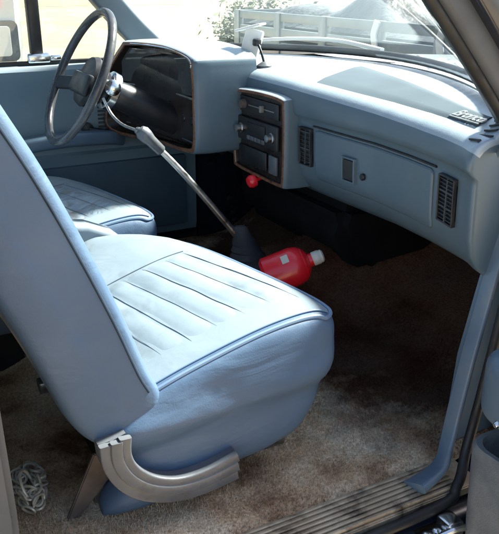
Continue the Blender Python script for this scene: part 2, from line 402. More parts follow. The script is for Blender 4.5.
# roof
bm = BM(); rings = []
for x, z in ((-1.42, 1.14), (-1.40, 1.19), (-.9, 1.225), (0, 1.235), (.35, 1.22), (.54, 1.185), (.56, 1.165)):
    rings.append([V((x + (0 if x < .3 else -.25 * (y - CY) ** 2), y, z - .05 * abs((y - CY) / .78) ** 4)) for y in [-.03 + 1.56 * k / 24 for k in range(25)]])
loft(bm, rings, closed_ring=False); rf = obj('roof', bm, M['navy'], body)
bm = BM(); rings = [[V((p.x - .01, CY + (p.y - CY) * .97, p.z - .03)) for p in r] for r in rings]
loft(bm, rings, closed_ring=False); obj('headliner', bm, M['headliner'], rf)
# pillars
def pillar(name, path, sec, mat, up=V((0, 1, 0)), label=None):
    bm = BM(); sweep(bm, path, sec, up); return obj(name, bm, mat, body, label=label)
pa = catmull([(1.085, .02, .57), (1.02, .03, .675), (.87, .045, .85), (.73, .06, 1.0), (.56, .075, 1.165)], 6)
ap = pillar('front_pillar', pa, rrect(.030, .030, .012), M['pillar'])
bm = BM(); sweep(bm, [p + V((.022, -.030, .022)) for p in pa], rrect(.022, .02, .008), V((0, 1, 0))); obj('outer_skin', bm, M['navy'], ap)
bm = BM(); tube(bm, [p + V((-.028, -.012, -.022)) for p in pa], .010, 10); obj('door_seal', bm, M['black'], ap)
bm = BM(); tube(bm, [p + V((.020, .036, .018)) for p in pa], .009, 10); obj('window_seal', bm, M['black'], ap)
pd = catmull([(.97, 1.47, .60), (.90, 1.465, .67), (.80, 1.455, .765), (.66, 1.44, .93), (.50, 1.425, 1.165)], 6)
pillar('front_pillar', pd, rrect(.040, .030, .012), M['pillarblue'], label='blue grey pillar trim on the driver side')
for y in (-.004, 1.5):
    bm = BM()
    prism(bm, [(-.08, -.06), (.093, -.06), (.101, .2), (.097, .45), (.068, .62), (-.02, 1.19), (-.15, 1.19), (-.10, .62)], lambda u, v, d: V((u, d, v)), y - .035, y + .035, .01)
    o = obj('door_pillar', bm, M['pillar'] if y < 1 else M['pillarblue'], body)
# rear body sides
for y in (-.03, 1.50):
    bm = BM(); box(bm, (-1.42, y, -.28), (-.08, y + .05, .62), .012); box(bm, (-1.42, y + .003, .62), (-1.28, y + .047, 1.17), .01); obj('rear_side', bm, M['navy'], body)
    bm = BM(); box(bm, (-1.28, y + .02, .62), (-.1, y + .026, 1.16), 0); obj('rear_window', bm, M['glass'], body)
bm = BM(); box(bm, (-1.44, -.03, -.28), (-1.39, 1.55, 1.16), .012); obj('tailgate', bm, M['navy'], body)

# passenger sill: scuff plate, weatherstrip, rocker
bm = BM()
prism(bm, [(-.088, -.022), (-.088, -.004), (-.075, .0), (-.002, .002), (.004, -.02)], lambda u, v, d: V((d, u, v)), -.12, .93, .002)
for k in range(7):
    y = -.080 + k * .0115
    sweep(bm, [V((x, y + .0012 * noise.noise(V((x * 8, k, 0))), .0025 + .0012 * noise.noise(V((x * 14, k, 5))))) for x in [-.12 + 1.0 * i / 60 for i in range(61)]], rrect(.0042, .0032, .0022, 3))
obj('scuff_plate', bm, M['sill'], body)
bm = BM(); tube(bm, catmull([(-.12, -.098, -.02), (.4, -.098, -.018), (.80, -.100, -.012), (.87, -.088, .01), (.915, -.058, .06), (.95, -.045, .16), (.985, -.04, .34), (1.02, -.035, .52)], 8), .010, 10)
obj('door_seal', bm, M['black'], body)
bm = BM(); rings = []
for x in [-.14 + 1.2 * i / 24 for i in range(25)]:
    rings.append([V((x, a, b)) for a, b in [(.02, -.03), (-.09, -.032), (-.125, -.045), (-.150, -.075), (-.158, -.13), (-.15, -.20), (-.12, -.27), (.02, -.28)]])
loft(bm, rings); obj('rocker_panel', bm, M['navy'], body)
bm = BM(); rings = [[V((p.x, 1.5 - p.y, p.z)) for p in r] for r in rings]; loft(bm, rings); obj('rocker_panel', bm, M['navy'], body)
# chromed hinge bracket at the foot of the door opening
bm = BM()
box(bm, (.755, -.150, -.046), (.835, -.104, -.036), .003)
box(bm, (.80, -.150, -.040), (.835, -.112, -.012), .006)
for x in (.768, .79):
    lathe(bm, (x, -.127, -.038), (0, 0, 1), [(0, .009), (.007, .009), (.010, .005), (.010, 0)], 12)
tube(bm, catmull([(.76, -.142, -.034), (.785, -.148, -.026), (.815, -.155, -.018), (.85, -.162, -.02)], 5), .006, 8)
obj('door_hinge', bm, M['chrome'], body)
# blue kick trim at the pillar foot
path = catmull([(1.035, .012, .56), (1.005, .006, .45), (.978, .0, .35), (.945, -.006, .22), (.917, -.014, .11), (.895, -.026, .055), (.862, -.045, .024), (.795, -.056, .010)], 8)
bm = BM(); sweep(bm, path, [(a * (1), b) for a, b in rrect(.017, .0055, .0045, 3)], V((-1, 0, .15)), scale=[1] * (len(path) - 14) + [1 + .055 * i for i in range(14)])
obj('kick_trim', bm, M['trim_light'], body)
bm = BM()
prism(bm, [(.95, .0), (1.46, .0), (1.46, .5), (1.05, .5), (1.0, .36), (.965, .2)], lambda u, v, d: V((u, d, v)), .030, .046, .004)
obj('kick_panel', bm, M['trim'], body)

# ================================================================ DASHBOARD
XE = [(0, .905), (.03, .915), (.06, .928), (.12, .944), (.24, .962), (.37, .972), (.52, .966), (.70, .960), (.9, .962), (1.5, .975)]
ZE = [(0, .626), (.2, .629), (.37, .634), (.52, .640), (.72, .648), (.95, .650), (1.5, .650)]
def ze(y): return interp(ZE, y)
def xe(y): return interp(XE, y)
def dash_top(x, y):
    a, b = xe(y) + .055, xb(y); t = (x - a) / (b - a); return ze(y) + .006 + (zb(y) - .012 - ze(y) - .006) * t
dash = thing('dashboard', (1.05, .75, .31), 'pale-topped blue vinyl dashboard spanning the cab below the windshield', 'dashboard')
def dash_ring(y, inset=0):
    e, b = xe(y), xb(y)
    p = [(b - .004, zb(y) - .012), (e + (b - e) * .66, None), (e + (b - e) * .33, None), (e + .055, ze(y) + .006), (e + .042, ze(y) + .0046), (e + .029, ze(y) + .0006), (e + .0175, ze(y) - .0062), (e + .0085, ze(y) - .0158), (e + .0025, ze(y) - .029), (e, ze(y) - .044), (e + .003, .577), (e + .009, .570), (e + .017, .565),
         (e + .018, .55), (e + .0195, .50), (e + .022, .45), (e + .030, .418), (e + .052, .385), (e + .09, .358), (e + .15, .338), (e + .25, .325), (1.44, .33), (1.44, .60)]
    out = []
    for x, z in p:
        if z is None: z = dash_top(x, y)
        out.append(V((x, y, z)))
    if inset:
        c = V((e + .22, y, .48))
        out = [c + (q - c) * (1 - inset * .10 / max(.1, (q - c).length)) for q in out]
    return out
bm = BM()
ys = [.010, .0102, .011, .0125, .015, .019] + [.030 + .0315 * k for k in range(46)]
ins = [.16, .10, .055, .025, .008, 0] + [0] * 46
loft(bm, [dash_ring(y, i) for y, i in zip(ys, ins)])
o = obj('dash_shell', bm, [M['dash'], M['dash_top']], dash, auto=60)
nr = len(dash_ring(.5))                       # upward facing crown of the shell is paler: top light painted in
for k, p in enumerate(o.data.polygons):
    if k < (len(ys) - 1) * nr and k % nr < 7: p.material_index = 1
# matte inset pad on top of the passenger side
bm = BM(); rings = []
for k in range(31):
    t = k / 30; ring = []
    for j in range(13):
        q = j / 12
        yf = .092 + t * .558; yb = .084 + t * .676                  # front and back edge
        xf_ = xe(yf) + .060 - .012 * t; xk = 1.030 + (1.225 - 1.030) * t + .02 * math.sin(math.pi * t)
        y = yf + (yb - yf) * q; x = xf_ + (xk - xf_) * q
        ring.append(V((x, y, dash_top(x, y) + .004 * min(1, 6 * q, 6 * (1 - q) + .05))))
    rings.append(ring)
loft(bm, rings, closed_ring=False); pad = obj('dash_pad', bm, M['pad'], dash)
def crown_z(x, y):
    pts = dash_ring(y)[:9]
    for p, q in zip(pts, pts[1:]):
        if q.x <= x <= p.x: return p.z + (q.z - p.z) * (x - p.x) / (q.x - p.x)
    return pts[0].z if x > pts[0].x else pts[-1].z
# script emblem
cu = bpy.data.curves.new('emblem', 'FONT'); cu.body = 'Bronco'; cu.size = .034; cu.shear = .35; cu.extrude = .0012; cu.offset = .0004; cu.bevel_depth = .0004; cu.space_character = .96
cu.align_x = 'CENTER'; cu.align_y = 'CENTER'
to = bpy.data.objects.new('emblem_tmp', cu); COL.objects.link(to)
bpy.context.view_layer.update()
me = bpy.data.meshes.new_from_object(to.evaluated_get(bpy.context.evaluated_depsgraph_get())); bpy.data.objects.remove(to)
bm = BM(); bm.from_mesh(me); bpy.data.meshes.remove(me)
ey = .136; ex = 1.022
zq = lambda x, y: crown_z(x, y)
right = V((-.20, -1, (zq(ex - .004, ey - .02) - zq(ex + .004, ey + .02)) / .04)).normalized()
slope = V((1, 0, (zq(ex + .015, ey) - zq(ex - .015, ey)) / .03)).normalized()
nrm = right.cross(slope).normalized(); slope = nrm.cross(right).normalized()
mt = Matrix((right, slope, nrm)).transposed().to_4x4(); mt.translation = V((ex, ey, dash_top(ex, ey) + .0055))
bmesh.ops.transform(bm, matrix=mt, verts=bm.verts)
sp = [V((ex, ey, dash_top(ex, ey) + .0048)) + right * (.050 * (k / 10 - .5) * 2) + slope * (-.0138) for k in range(11)]
sweep(bm, sp, rrect(.0014, .0012, .0006, 2), nrm)
obj('emblem', bm, M['silver'], dash)
# side demister grille near the passenger pillar
bm = BM(); gr = BM()
for k in range(6):
    x = .944 + k * .0125; y = .036 + .0012 * k
    pth = [V((x + .003 - .006 * q, y + .017 - .034 * q, crown_z(x + .003 - .006 * q, max(.02, y + .017 - .034 * q)) + .0022)) for q in (0, .25, .5, .75, 1)]
    sweep(bm, pth, rrect(.0034, .0018, .001, 2))
obj('demister_slots', bm, M['black'], dash)
gr.free()

# glove box door: bevelled slab following the face
def face_x(y): return xe(y) + .018
def FX(y, z): return xe(y) + .018 + (.004 * (.55 - z) / .10 if z > .45 else .004 + .008 * (.45 - z) / .032)
def face_slab(y0, y1, z0, z1, t=.006, bev=.003, off=0):
    """rounded slab that follows the bend of the dash face"""
    h = (z1 - z0) / 2; cz = (z0 + z1) / 2; r = min(.012, (y1 - y0) / 5, h * .6); rings = []
    us = [r * (1 - math.cos(R(15 * k))) for k in range(7)]
    m = max(2, int((y1 - y0) / .02)); ys_ = [y0 + u for u in us] + [y0 + r + (y1 - y0 - 2 * r) * k / m for k in range(1, m)] + [y1 - u for u in us[::-1]]
    for y in ys_:
        d = max(0, r - (y - y0), r - (y1 - y)); hh = h - r + math.sqrt(max(0, r * r - d * d))
        e = min(1, (min(y - y0, y1 - y) + .0004) / bev); tt = t - bev * (1 - e)
        fr = [(-hh, t - bev), (-hh + bev, tt)] + [((-hh + bev) + (2 * hh - 2 * bev) * k / 6, tt) for k in range(1, 6)] + [(hh - bev, tt), (hh, t - bev)]
        if hh <= bev: fr = [(-hh + 2 * hh * k / 8, t - bev) for k in range(9)]
        ring = [V((FX(y, cz + a) - b + off, y, cz + a)) for a, b in fr] + [V((FX(y, cz + hh) + .004, y, cz + hh)), V((FX(y, cz - hh) + .004, y, cz - hh))]
        rings.append(ring)
    bm = BM(); loft(bm, rings); return bm
gl = obj('glove_box_door', face_slab(.158, .600, .422, .545, .006), M['dash'], dash)
bm = face_slab(.435, .475, .452, .503, .013, .003); latch = obj('latch', bm, M['darkplastic'], gl)
bm = BM()
yy = .491
for a, b, c, d in ((.431, .435, .448, .507), (.475, .479, .448, .507)): merge(bm, face_slab(a, b, c, d, .015, .001))
for a, b, c, d in ((.435, .475, .503, .507), (.435, .475, .448, .452)): merge(bm, face_slab(a, b, c, d, .015, .001))
obj('latch_frame', bm, M['dash'], latch)
bm = BM(); lathe(bm, (face_x(.405) - .004, .405, .472), (-1, 0, 0), [(0, .008), (.005, .008), (.007, .006), (.007, 0)], 16); obj('lock', bm, M['darkplastic'], gl)
# shadow gap line above glove box: a thin black strip
bm = BM(); sweep(bm, [V((face_x(y) - .0015, y, .5525)) for y in [.15 + .0112 * k for k in range(42)]], rrect(.003, .002, .001, 2)); obj('shadow_gap_strip', bm, M['black'], dash)
# air vents
def vent(y0, y1, z0, z1, cols, rows):
    v = obj('air_vent', face_slab(y0, y1, z0, z1, .004, .002), M['black'], dash)
    bm = BM(); w = .0035
    for a, b, c, d in ((y0, y0 + w, z0, z1), (y1 - w, y1, z0, z1), (y0 + w, y1 - w, z1 - w, z1), (y0 + w, y1 - w, z0, z0 + w)): merge(bm, face_slab(a, b, c, d, .011, .001))
    obj('frame', bm, M['darkplastic'], v)
    bm = BM()
    for k in range(1, cols):
        y = y0 + (y1 - y0) * k / cols; box(bm, (FX(y, z1) - .0075, y - .0013, z0 + w), (FX(y, z0), y + .0013, z1 - w), .0005)
    for k in range(1, rows):
        z = z0 + (z1 - z0) * k / rows; ym = (y0 + y1) / 2
        thick = .0018 if k % 4 == 0 else .0007
        sweep(bm, [V((FX(y0 + w, z) - .0055, y0 + w, z)), V((FX(y1 - w, z) - .0055, y1 - w, z))], rrect(.003, thick, .0004, 1))
    obj('slats', bm, M['trimdark'], v)
vent(.074, .132, .454, .546, 2, 12)
vent(.612, .662, .450, .545, 2, 9)

# --- housings that stand proud of the dash: profile loft along X
def housing(outline, x_front, x_back, grow, depth=.035, warp=None):
    """outline in (y,z), counter-clockwise seen from the rear; returns shell bm and the inner outline"""
    P = [V((0, a, b)) for a, b in outline]; P = catmull(P, 5, True)
    c = sum(P, V()) / len(P)
    def ring(x, k): return [V((x + (warp(p.y) * (1 - (x - x_front) / (x_back - x_front)) if warp else 0), c.y + (p.y - c.y) * k, c.z + (p.z - c.z) * k)) for p in P]
    bm = BM()
    loft(bm, [ring(x_back, grow), ring(x_front + .05, 1.012), ring(x_front + .012, 1.0), ring(x_front + .003, .988), ring(x_front, .972)], caps=False)
    lipbm = BM(); loft(lipbm, [ring(x_front, .972), ring(x_front - .001, .966), ring(x_front - .001, .912), ring(x_front + .002, .905)], caps=False)
    inbm = BM(); loft(inbm, [ring(x_front + .002, .905), ring(x_front + depth, .895)], caps=False)
    return bm, lipbm, inbm, ring(x_front + depth, .897), c

# instrument cluster: wraps a little towards the driver at its far end
def wrap(y): return -.085 * max(0, (y - 1.16) / .30) ** 1.6
co = [(.940, .455), (.935, .56), (.938, .655), (.965, .695), (1.12, .711), (1.34, .711), (1.385, .695), (1.455, .605), (1.468, .50), (1.455, .415), (1.2, .412), (.985, .425)]
shell, lip, wall, inner, cc = housing(co, .812, 1.0, 1.0, depth=.030, warp=wrap)
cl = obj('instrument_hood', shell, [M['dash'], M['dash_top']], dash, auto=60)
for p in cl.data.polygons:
    if p.normal.z > .5: p.material_index = 1  # upward faces take the paler copy, overhead light in the colour
obj('bezel', lip, M['wood'], cl); obj('recess', wall, M['panelblack'], cl)
bm = BM(); t = bmesh.new(); t.faces.new([t.verts.new(p) for p in inner]); bmesh.ops.triangulate(t, faces=t.faces); merge(bm, t); ip = obj('instrument_panel', bm, M['panelblack'], cl, smooth=False)
XG = .836
for (y, z, r) in ((1.31, .625, .046), (1.18, .628, .050), (1.075, .645, .026), (1.01, .640, .026)):
    xg = XG + wrap(y)
    bm = BM(); torus(bm, (xg, y, z), (0, 1, 0), (0, 0, 1), r, .0035, 40, 8); gg = obj('gauge', bm, M['darkplastic'], ip)
    bm = BM()
    for k in range(13):
        a = R(-40 + 260 * k / 12); d = V((0, math.cos(a), math.sin(a)))
        c0 = V((xg, y, z)) + d * r * .78; c1 = V((xg, y, z)) + d * r * .9; sweep(bm, [c0, c1], rrect(.0012, .0007, .0003, 1), V((1, 0, 0)))
    obj('dial_marks', bm, M['gaugewhite'], gg)
    bm = BM(); a = R(150); d = V((0, math.cos(a), math.sin(a))); sweep(bm, [V((xg - .002, y, z)), V((xg - .002, y, z)) + d * r * .75], rrect(.0015, .001, .0005, 1), V((1, 0, 0))); obj('needle', bm, M['needle'], gg)
# smoked lens over the dials, with the bright divider under it
def strip(x, z0, z1, y0=.975, y1=1.40, n=16):
    return [[V((x + wrap(y0 + (y1 - y0) * k / n), y0 + (y1 - y0) * k / n, z)) for k in range(n + 1)] for z in (z0, z1)]
bm = BM(); loft(bm, strip(.826, .585, .688), closed_ring=False); obj('smoked_lens', bm, M['smoke'], ip)
bm = BM(); sweep(bm, [V((.825 + wrap(y), y, .578)) for y in [.965 + .03 * k for k in range(16)]], rrect(.004, .003, .001, 2)); obj('ledge', bm, M['steel'], ip)
bm = BM(); sweep(bm, [V((.828 + wrap(y), y, .455)) for y in [.975 + .03 * k for k in range(15)]], rrect(.003, .002, .001, 2)); obj('ledge', bm, M['pillar'], ip)
for y in (1.0, 1.06, 1.34, 1.39):
    bm = BM(); lathe(bm, (.842 + wrap(y), y, .515), (-1, 0, 0), [(0, .013), (.016, .011), (.018, .009), (.018, 0)], 20); obj('knob', bm, M['darkplastic'], ip)
bm = BM(); box(bm, (.826, 1.10, .485), (.842, 1.24, .545), .004); obj('switch_plate', bm, M['darkplastic'], ip)
bm = BM(); P = catmull([V((.8105 + wrap(y), y, z)) for y, z in ((.958, .665), (.975, .688), (1.12, .7025), (1.335, .7025), (1.375, .688), (1.44, .605))], 8); tube(bm, P, .0024, 8); obj('bright_strip', bm, M['chrome'], cl)

# centre stack with radio and heater controls
so = [(.650, .395), (.646, .50), (.650, .590), (.668, .611), (.79, .614), (.92, .606), (.938, .588), (.943, .50), (.938, .40), (.918, .383), (.79, .379), (.668, .379)]
shell, lip, wall, inner, sc_ = housing(so, .915, 1.02, 1.01, depth=.010)
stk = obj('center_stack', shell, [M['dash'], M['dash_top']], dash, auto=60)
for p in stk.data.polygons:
    if p.normal.z > .5: p.material_index = 1  # top of the stack also gets the light-painted vinyl
obj('bezel', lip, M['wood'], stk); obj('recess', wall, M['panelblack'], stk)
bm = BM(); t = bmesh.new(); t.faces.new([t.verts.new(p) for p in inner]); merge(bm, t); sp_ = obj('control_panel', bm, M['panelblack'], stk, smooth=False)
XF = .924; DY = .022
bm = BM(); box(bm, (XF - .010, .687, .470), (XF, .907, .535), .004); rad = obj('radio', bm, M['darkplastic'], sp_)
bm = BM(); box(bm, (XF - .013, .747, .500), (XF - .0105, .847, .525), .001); obj('display', bm, M['black'], rad)
bm = BM()
for k in range(5): box(bm, (XF - .015, .749 + .02 * k, .478), (XF - .0102, .765 + .02 * k, .490), .001)
obj('buttons', bm, M['greyplastic'], rad)
for y in (.712, .882):
    bm = BM(); lathe(bm, (XF - .010, y, .503), (-1, 0, 0), [(0, .014), (.004, .014), (.006, .011), (.018, .010), (.019, 0)], 20); obj('knob', bm, M['steel'], rad)
bm = BM(); box(bm, (XF - .004, .692, .548), (XF, .902, .590), .002); clm = obj('heater_panel', bm, M['darkplastic'], sp_)
bm = BM(); box(bm, (XF - .006, .712, .567), (XF - .0042, .852, .570), .0006); box(bm, (XF - .016, .764, .560), (XF - .0045, .774, .578), .002); obj('slider', bm, M['gaugewhite'], clm)
bm = BM(); lathe(bm, (XF - .004, .877, .569), (-1, 0, 0), [(0, .013), (.012, .011), (.013, 0)], 20); obj('knob', bm, M['brownmetal'], clm)
bm = BM(); box(bm, (XF - .008, .694, .405), (XF, .735, .455), .003); obj('switch_plate', bm, M['greyplastic'], sp_)
bm = BM(); box(bm, (XF - .006, .752, .405), (XF, .907, .455), .003); obj('ashtray', bm, M['darkplastic'], sp_)
def shift(o, d):
    o.data.transform(Matrix.Translation(d))
    for c in bpy.data.objects:
        if c.parent == o: shift(c, d)
shift(stk, V((.025, .03, 0)))
# added black block under the middle of the dash, darkens the footwell
bm = BM(); prism(bm, [(1.08, .34), (1.06, .28), (1.10, .17), (1.18, .13), (1.46, .15), (1.46, .34)], lambda u, v, d: V((u, d, v)), .60, 1.20, .03, 4); hb = obj('footwell_darkener', bm, M['shade_black'], dash)
# red knob under the stack
bm = BM(); lathe(bm, (.955, .84, .372), (-1, 0, -.25), [(-.03, .006), (.012, .006), (.014, .017), (.026, .0185), (.034, .014), (.037, 0)], 28); obj('red_knob', bm, M['red'], dash)

# ---------------------------------------------------------------- small mirror on a stand on the dash top
bz = dash_top(1.03, .95)
mm = thing('dash_mirror', (1.03, .95, bz), 'small white mirror on a thin stalk standing on the dash top', 'mirror')
bm = BM(); lathe(bm, (1.03, .95, bz - .001), (0, 0, 1), [(0, .022), (.006, .021), (.012, .012), (.016, .006), (.016, 0)], 28); obj('base', bm, M['greyplastic'], mm)
bm = BM(); tube(bm, catmull([(1.03, .95, bz + .012), (1.027, .962, bz + .04), (1.025, .98, bz + .065)], 6), .0035, 10); obj('stalk', bm, M['darkplastic'], mm)
rot = Matrix.Translation((1.02, 1.005, bz + .058)) @ Matrix.Rotation(R(225), 4, 'Z') @ Matrix.Rotation(R(-14), 4, 'X') @ Matrix.Rotation(R(-8), 4, 'Y')
bm = BM(); box(bm, (-.010, -.026, -.05), (.010, .026, .042), .006, mat=rot); hs = obj('housing', bm, M['whitepaint'], mm)
bm = BM(); box(bm, (-.0125, -.022, -.045), (-.0102, .022, .036), .001, mat=rot); obj('mirror_glass', bm, M['mirror'], hs)
rot2 = Matrix.Translation((1.015, 1.005, bz + .104)) @ Matrix.Rotation(R(38), 4, 'Z') @ Matrix.Rotation(R(-14), 4, 'X')
bm = BM(); box(bm, (-.024, -.04, -.003), (.024, .04, .003), .002, mat=rot2); obj('visor', bm, M['whitepaint'], hs)
bm = BM(); box(bm, (1.015, .972, bz + .054), (1.035, .995, bz + .074), .005); obj('pivot', bm, M['darkplastic'], mm)

# ================================================================ STEERING
wc = V((.553, 1.13, .637)); TL = R(27)
wu = V((math.sin(TL), 0, math.cos(TL))); wv = V((0, 1, 0)); wn = V((-math.cos(TL), 0, math.sin(TL)))   # wn points to the driver
stw = thing('steering_wheel', wc, 'grey two-spoke steering wheel in front of the driver seat', 'steering wheel')
bm = BM(); torus(bm, wc, wu, wv, .186, .0120, 96, 14, flute=0); obj('rim', bm, M['wheelrim'], stw)
for s in (-1, 1):
    bm = BM(); pth = catmull([wc - wn * .045 + wv * s * .03, wc - wn * .035 + wv * s * .09 - wu * .012, wc + wv * s * .178 - wu * .035], 8)
    sweep(bm, pth, rrect(.020, .007, .005, 3), wn); obj('spoke', bm, M['darkplastic'], stw)
bm = BM(); lathe(bm, wc - wn * .075, wn, [(0, .045), (.02, .062), (.045, .072), (.058, .066), (.063, .04), (.063, 0)], 36); hub = obj('hub', bm, M['darkplastic'], stw)
bm = BM(); box(bm, (-.075, -.03, -.008), (.075, .03, .010), .008, mat=Matrix.Translation(wc - wn * .012 - wu * .012) @ Matrix((wv, wu, wn)).transposed().to_4x4()); obj('horn_pad', bm, M['darkplastic'], hub)
sc2 = thing('steering_column', wc - wn * .1, 'dark steering column with stalk lever behind the wheel', 'steering column')
bm = BM(); lathe(bm, wc - wn * .078, -wn, [(0, .034), (.005, .038), (.06, .040), (.14, .042), (.20, .042), (.32, .038), (.42, .036)], 36); obj('shroud', bm, M['darkplastic'], sc2)
bm = BM(); lathe(bm, wc - wn * .085 + V((0, -.052, .012)), (-.15, -1, .1), [(-.02, .02), (.0, .022), (.012, .022), (.016, .017), (.02, .010), (.02, 0)], 24); obj('ignition', bm, M['chrome'], sc2)
bm = BM(); lathe(bm, wc - wn * .082, -wn, [(0, .050), (.004, .055), (.022, .055), (.026, .050)], 40); obj('collar', bm, M['chrome'], sc2)
a0 = wc - wn * .13 + V((0, -.05, -.01))
stp = catmull([V((.60, 1.075, .585)), V((.612, 1.05, .545)), V((.622, .99, .525)), V((.636, .91, .521))], 8)
bm = BM(); tube(bm, stp, .0042, 10); sl = obj('stalk', bm, M['steel'], sc2)
d = (stp[-1] - stp[-3]).normalized(); bm = BM(); lathe(bm, stp[-1] - d * .006, d, [(0, .006), (.004, .010), (.028, .011), (.034, .008), (.035, 0)], 18); obj('knob', bm, M['steel'], sl)

# ================================================================ GEAR LEVER
gl_ = thing('gear_lever', (.868, .755, .17), 'long pale steel gear lever rising from a grey boot on the floor tunnel', 'gear lever')
gp = catmull([(.88, .752, .165), (.857, .755, .225), (.80, .765, .305), (.70, .785, .435), (.618, .80, .528)], 8)
bm = BM(); tube(bm, gp, .0085, 14, scale=[1.25 - .35 * i / (len(gp) - 1) for i in range(len(gp))]); obj('shaft', bm, M['steel'], gl_)
d = (gp[-1] - gp[-3]).normalized(); bm = BM(); lathe(bm, gp[-1] - d * .055, d, [(0, .010), (.004, .0135), (.04, .0145), (.055, .018), (.068, .0185), (.078, .013), (.081, 0)], 24); obj('knob', bm, M['greyplastic'], gl_)
bm = BM(); rings = []
for i, (t, r) in enumerate(((0, .070), (.010, .066), (.022, .054), (.030, .050), (.036, .051), (.050, .041), (.056, .042), (.070, .033), (.076, .034), (.10, .024), (.12, .019), (.125, .012))):
    c = V((.885 - t * .28, .752, carpet_h(.885, .752) - .004 + t))
    rings.append([c + V((r * math.cos(a) * (1 + .06 * math.sin(3 * a)), r * math.sin(a) * .85, 0)) for a in [2 * math.pi * k / 32 for k in range(32)]])
loft(bm, rings); obj('boot', bm, M['boot'], gl_)

# ================================================================ RED EXTINGUISHER on the floor
c0 = V((.882, .578, .203)); ax = V((.62, -.25, .25)).normalized()
fx = thing('red_canister', (.87, .56, .0), 'bright red canister with cream cap lying tilted on the floor before the seat', 'canister')
bm = BM(); lathe(bm, c0 - ax * .17, ax, [(.118, 0), (.118, .040), (.126, .049), (.20, .050), (.218, .046), (.234, .032), (.240, .018), (.252, .016)], 36); cb = obj('canister', bm, M['red'], fx)
bm = BM(); lathe(bm, c0 + ax * .078, ax, [(0, .016), (.003, .018), (.018, .018), (.020, .0165), (.026, .0165), (.030, .012), (.031, 0)], 24); obj('cap', bm, M['cream'], fx)
side = V((-.25, -.55, .85)); side = (side - ax * side.dot(ax)).normalized(); tn = ax.cross(side)
bm = BM(); rings = []
for h in (.004, .022):
    rings.append([c0 + ax * (.000 + h) + (side * math.cos(a) + tn * math.sin(a)) * .0508 for a in [R(-13 + 26 * k / 10) for k in range(11)]])
loft(bm, rings, closed_ring=False); obj('paper_tag', bm, M['cream'], cb)
bm = BM(); torus(bm, c0 + ax * .055, side, tn, .036, .004, 32, 8); obj('collar', bm, M['red'], cb)
# the bracket it rests on, on the tunnel side
bm = BM(); box(bm, (.78, .56, .0), (.88, .66, .135), .01); obj('bracket', bm, M['darkplastic'], fx)

# ================================================================ SEATS
CP = [(.27, .13), (.262, .19), (.292, .232), (.38, .268), (.46, .292), (.56, .317), (.64, .328), (.690, .326), (.719, .308), (.727, .268), (.708, .19), (.662, .105), (.605, .078), (.52, .064), (.40, .07), (.31, .09)]
CPS = [(p.x, p.y) for p in catmull([V((a, b, 0)) for a, b in CP], 6, True)]
XFR = [(.08, .70), (.12, .722), (.16, .724), (.22, .713), (.30, .692), (.40, .668), (.50, .645), (.60, .612), (.67, .56), (.715, .50), (.74, .44)]
XFRC = catmull([V((a, b, 0)) for a, b in XFR], 10); XFRT = [(p.x, p.y) for p in XFRC]
def xfr(y): return interp(XFRT, y)
CSC = [(.078, .0), (.081, .4), (.086, .72), (.094, .90), (.104, .955), (.116, .985), (.13, 1), (.60, 1), (.66, .985), (.70, .95), (.725, .88), (.738, .7), (.742, .0)]
def crown(y): return .012 * math.sin(math.pi * max(0, min(1, (y - .1) / .62)))
def cushion_ring(y, k):
    c = V((.50, y, .20)); out = []
    for x, z in CPS:
        xx = .30 + (x - .30) * (xfr(y) - .30) / .427 if x > .30 else x
        kx = 1 - (1 - k) * .10 / .22 if k > .6 else k * (.82 / .6)
        kz = 1 - (1 - k) * .10 / .13 if k > .6 else k * (.69 / .6)
        zz = z + (crown(y) if z > .2 else 0)
        out.append(V((c.x + (xx - c.x) * kx, y, c.z + (zz - c.z) * kz)))
    return out
def top_z(x, y):
    best = -1; P = CPS
    for (a, b), (c, d) in zip(P, P[1:] + P[:1]):
        xa = .30 + (a - .30) * (xfr(y) - .30) / .427 if a > .30 else a
        xc = .30 + (c - .30) * (xfr(y) - .30) / .427 if c > .30 else c
        if min(xa, xc) - 1e-9 <= x <= max(xa, xc) + 1e-9 and abs(xc - xa) > 1e-6:
            z = b + (d - b) * (x - xa) / (xc - xa)
            if z > best: best = z
    return best + crown(y)
BP = [(.368, .245), (.347, .30), (.312, .405), (.262, .535), (.215, .645), (.170, .735), (.124, .83), (.088, .90), (.045, .932), (-.01, .915), (-.032, .85), (.008, .72), (.058, .60), (.112, .48), (.148, .40), (.183, .31), (.212, .235), (.248, .187), (.30, .172), (.35, .195)]
BPS = catmull([V((a, 0, b)) for a, b in BP], 5, True)
BSC = [(.082, .0), (.084, .45), (.088, .75), (.096, .90), (.108, .965), (.125, 1), (.58, 1), (.64, .975), (.675, .92), (.695, .78), (.705, 0)]
def back_ring(y, k):
    out = []
    for p in BPS:
        t = max(0, min(1, (p.z - .18) / .74)); c = V((.30 - .29 * t, y, .2 + .70 * t * .96 + .03)); c.y = y
        e = .055 * (1 - k) if k > .6 else None
        d = V((p.x - c.x, 0, p.z - c.z)); L = d.length
        if k > .6: q = d * max(0, 1 - e / max(L, .03))
        else: q = d * (1 - .022 / max(L, .03)) * (k / .6)
        out.append(c + q)
    return out

